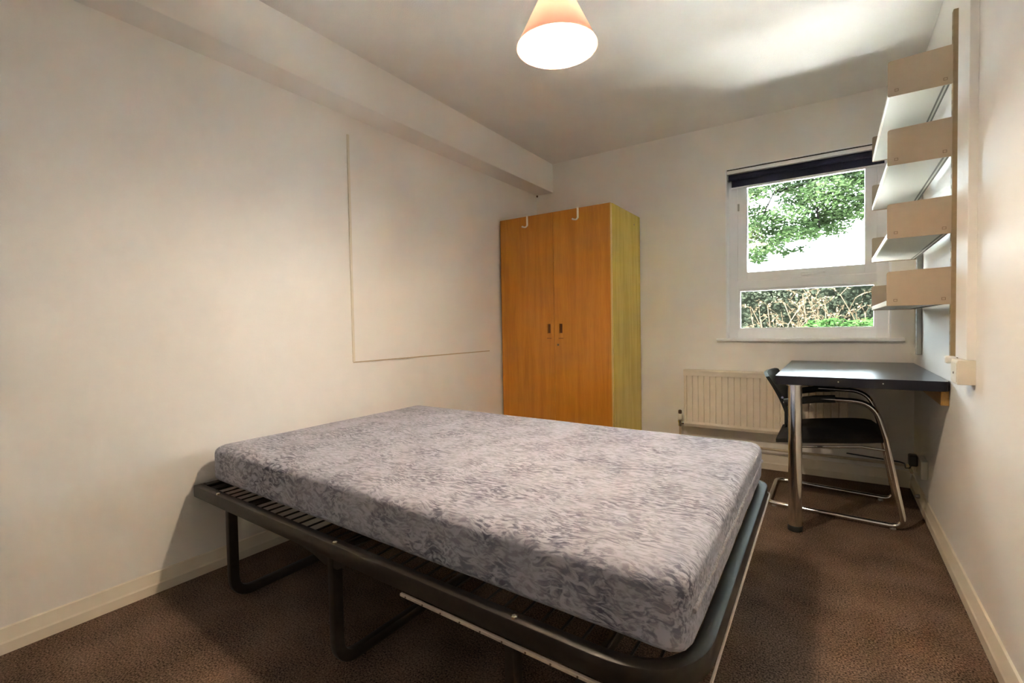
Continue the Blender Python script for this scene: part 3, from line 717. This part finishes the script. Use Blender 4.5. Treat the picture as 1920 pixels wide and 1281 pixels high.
# ------------------------------------------------------------------ garden outside
M['bounce_slab'] = plain('pale_bounce_slab', (0.74, 0.74, 0.74), 0.8, var=0.08, vscale=6)
structure(obj('bounce_slab', bx(-6, 10, D + 0.18, 6.35, -0.06, -0.005), M['bounce_slab']))      # unseen pale slab added to bounce sunlight up onto the ceiling
structure(obj('ground', bx(-14, 18, D + 0.18, 30, -0.2, -0.02), M['grass']))
def leaves(bm, pts, size, aspect=0.55, droop=0.5):
    for p in pts:
        s = size * random.uniform(0.6, 1.3); a = random.uniform(0, 2 * PI); t = random.uniform(-droop, droop); r3 = random.uniform(-0.9, 0.9)
        d_ = Vector((math.cos(a) * math.cos(t), math.sin(a) * math.cos(t), math.sin(t) - 0.25)).normalized()
        sd = d_.cross(Vector((0, 0, 1)) + Vector((r3, random.uniform(-.9, .9), 0)) * 0.9).normalized() * s * aspect * 0.5
        p = Vector(p); m = p + d_ * s * 0.45; tip = p + d_ * s
        A = [bm.verts.new(x) for x in (p, m + sd, tip, m - sd)]
        bm.faces.new(A)
def crown_points(n, blobs):
    out = []; tot = sum(b_[1] ** 2 for b_ in blobs)
    for c, r in blobs:
        k = int(n * r * r / tot)
        for _ in range(k):
            v = Vector((random.gauss(0, 1), random.gauss(0, 1), random.gauss(0, 1))).normalized() * r * random.uniform(0.2, 1.0) ** 0.6
            v.z *= 0.6
            out.append(Vector(c) + v)
    return out
def tree(name, label, base, trunk, branches, blobs, nleaf, size, mat):
    t = thing(name, label, 'tree', base)
    bm = NB(); sweep(bm, trunk, circ(0.09, 8)); obj('trunk', bm, M['bark'], t, smooth=True)
    for br_, rad in branches:
        bm = NB(); sweep(bm, br_, circ(rad, 6)); obj('branch', bm, M['bark'], t, smooth=True)
    bm = NB(); leaves(bm, crown_points(nleaf, blobs), size)
    o = obj('foliage', bm, mat, t); o['kind'] = 'stuff'
    return t
random.seed(11)
blobs = []
def addblob(x, y, z, r): blobs.append(((x, y, z), r * 1.3))
for x, z, r in ((1.30, 2.95, .30), (1.62, 3.02, .28), (1.95, 2.98, .30), (2.3, 3.0, .32), (2.62, 2.9, .3), (1.75, 2.72, .22), (2.1, 2.65, .24), (2.42, 2.68, .24), (2.68, 2.55, .2),
                (1.28, 2.55, .20), (1.22, 2.25, .17), (1.45, 2.35, .19), (1.68, 2.40, .19), (1.24, 1.98, .13), (1.46, 2.08, .14), (1.70, 2.14, .15), (1.92, 2.33, .19), (2.18, 2.38, .2), (2.45, 2.42, .18), (2.2, 2.2, .13),
                (1.95, 2.12, .11), (2.6, 2.28, .13), (1.80, 1.98, .07), (1.2, 2.75, .2), (1.35, 1.88, .10), (1.27, 2.12, .18), (1.42, 2.0, .15), (1.58, 2.2, .17), (1.8, 2.25, .18), (2.05, 2.42, .2), (2.3, 2.5, .2), (1.95, 2.6, .22), (2.6, 2.45, .16), (1.62, 1.97, .08),
                (0.85, 2.8, .35), (0.6, 2.3, .3), (0.3, 2.9, .4), (3.0, 2.9, .4), (3.1, 2.4, .35), (3.6, 2.8, .5), (4.2, 3.2, .6), (2.5, 3.5, .5), (1.6, 3.55, .5), (0.8, 3.5, .5), (3.4, 3.6, .6)):
    addblob(x, 7.5 + random.uniform(-.35, .35), z, r)
tree('garden_tree', 'leafy green tree whose branches hang across the upper window pane', (4.4, 7.9, 0),
     [(4.4, 7.9, -0.05), (4.35, 7.85, 1.2), (4.2, 7.75, 2.4), (4.0, 7.7, 3.6), (3.9, 7.6, 4.6)],
     [([(4.15, 7.75, 2.6), (3.3, 7.6, 2.95), (2.5, 7.55, 2.92), (1.85, 7.5, 2.84), (1.5, 7.5, 2.78)], 0.022),
      ([(1.97, 7.52, 2.86), (1.985, 7.5, 2.72), (2.0, 7.5, 2.45), (2.03, 7.5, 2.20)], 0.014),
      ([(1.985, 7.5, 2.6), (1.86, 7.48, 2.42), (1.82, 7.48, 2.25)], 0.008),
      ([(2.3, 7.53, 2.90), (2.26, 7.5, 2.66), (2.18, 7.5, 2.5)], 0.008),
      ([(1.5, 7.5, 2.78), (1.38, 7.45, 2.5), (1.3, 7.4, 2.2)], 0.009),
      ([(4.0, 7.7, 3.4), (3.2, 7.6, 3.6), (2.2, 7.5, 3.5), (1.0, 7.5, 3.5), (0.4, 7.5, 3.0)], 0.03)],
     blobs, 64000, 0.058, M['leaf'])
# hedge along the garden edge
hg = thing('hedge', 'dark grey-green hedge running behind the dry stalks in the low window pane', 'hedge', (2.0, 6.9, 0))
bm = NB()
bmesh.ops.create_grid(bm, x_segments=60, y_segments=14, size=1.0)
for v in bm.verts:
    u, w = (v.co.x + 1) / 2, (v.co.y + 1) / 2
    x = -3 + 10 * u; z = 1.54 * w
    y = 6.95 + 0.12 * mnoise.noise(Vector((x * 2.2, z * 3, 0))) + 0.10 * w
    v.co = Vector((x, y, z - 0.02 + (0.06 * mnoise.noise(Vector((x * 3, 0, 5))) if w > .9 else 0)))
ext = bmesh.ops.extrude_face_region(bm, geom=bm.faces[:])
for e_ in ext['geom']:
    if isinstance(e_, bmesh.types.BMVert): e_.co.y += 0.5
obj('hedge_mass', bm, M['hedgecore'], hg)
bm = NB(); pts = []
for _ in range(15000):
    x = random.uniform(-1.2, 5.0); z = random.uniform(0.5, 1.60)
    pts.append((x, 6.92 + random.uniform(-0.12, 0.08) + 0.12 * mnoise.noise(Vector((x * 2.2, z * 3, 0))), z))
leaves(bm, pts, 0.055, 0.6, 1.0)
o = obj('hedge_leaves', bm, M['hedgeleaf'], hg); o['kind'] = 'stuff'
# dry stalks in front of the hedge
def stalks(name, label, cx, spread, n, h0, h1, seed, y=6.2):
    random.seed(seed)
    t = thing(name, label, 'plant', (cx, y, 0), 'dry plants before the hedge')
    bm = NB(); sb = NB()
    for k in range(n):
        x = cx + random.uniform(-spread, spread) * 0.6; h = random.uniform(h0, h1); a = random.uniform(-0.55, 0.55); yb = y + random.uniform(-.15, .15)
        pts_ = []
        for s in range(7):
            f = s / 6; pts_.append(Vector((x + a * f * f * 0.9, yb + random.uniform(-.02, .02), h * f * (1 - 0.12 * abs(a) * f))))
        pts_[0].z = -0.02
        sweep(bm, pts_, circ(random.uniform(0.0035, 0.006), 4))
        for q in range(2, 7):
            for _ in range(2):
                d_ = Vector((random.uniform(-1, 1), random.uniform(-.5, .5), random.uniform(0.1, 1.1))).normalized() * random.uniform(0.06, 0.2)
                p0 = pts_[q].copy(); sweep(bm, [p0, p0 + d_ * .5, p0 + d_ + Vector((0, 0, -0.02))], circ(0.0025, 3))
                for _2 in range(5): 
                    w = p0 + d_ * random.uniform(.4, 1.05); leaves(sb, [w], 0.030, 0.7, 1.2)
    o1 = obj('stems', bm, M['straw'], t); o1['kind'] = 'stuff'
    o2 = obj('seed_heads', sb, M['straw'], t); o2['kind'] = 'stuff'
stalks('dry_plant', 'pale dry straw plant at the left of the low pane, before the hedge', 1.62, 0.26, 13, 0.95, 1.24, 3, 5.95)
stalks('dry_plant', 'tall forked dry plant in the middle of the low pane, before the hedge', 2.05, 0.26, 14, 1.0, 1.42, 5, 6.35)
stalks('dry_plant', 'dry straw plant at the right of the low pane behind the lowest shelf', 2.48, 0.26, 13, 0.95, 1.34, 8, 5.95)
random.seed(5)
fe = thing('fern', 'bright green fern clump at the lower right of the low window pane', 'plant', (2.36, 5.45, 0))
bm = NB(); st_ = NB()
for k in range(16):
    a = random.uniform(0, 2 * PI); L_ = random.uniform(0.35, 0.6)
    pts_ = [Vector((2.36 + 0.8 * math.cos(a) * L_ * f, 5.45 + 0.4 * math.sin(a) * L_ * f, 1.04 * math.sin(f * 1.9) ** 0.7 * random.uniform(.93, 1.0) if f > 0 else -0.02)) for f in (0, .2, .4, .6, .8, 1.0)]
    sweep(st_, pts_, circ(0.004, 4))
    for p, q in zip(pts_[1:], pts_[2:]):
        for _ in range(16): leaves(bm, [p.lerp(q, random.random()) + Vector((random.uniform(-.03, .03), random.uniform(-.03, .03), random.uniform(-.02, .03)))], 0.07, 0.35, .4)
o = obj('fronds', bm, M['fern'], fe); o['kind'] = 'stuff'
o = obj('stems', st_, M['fern'], fe); o['kind'] = 'stuff'
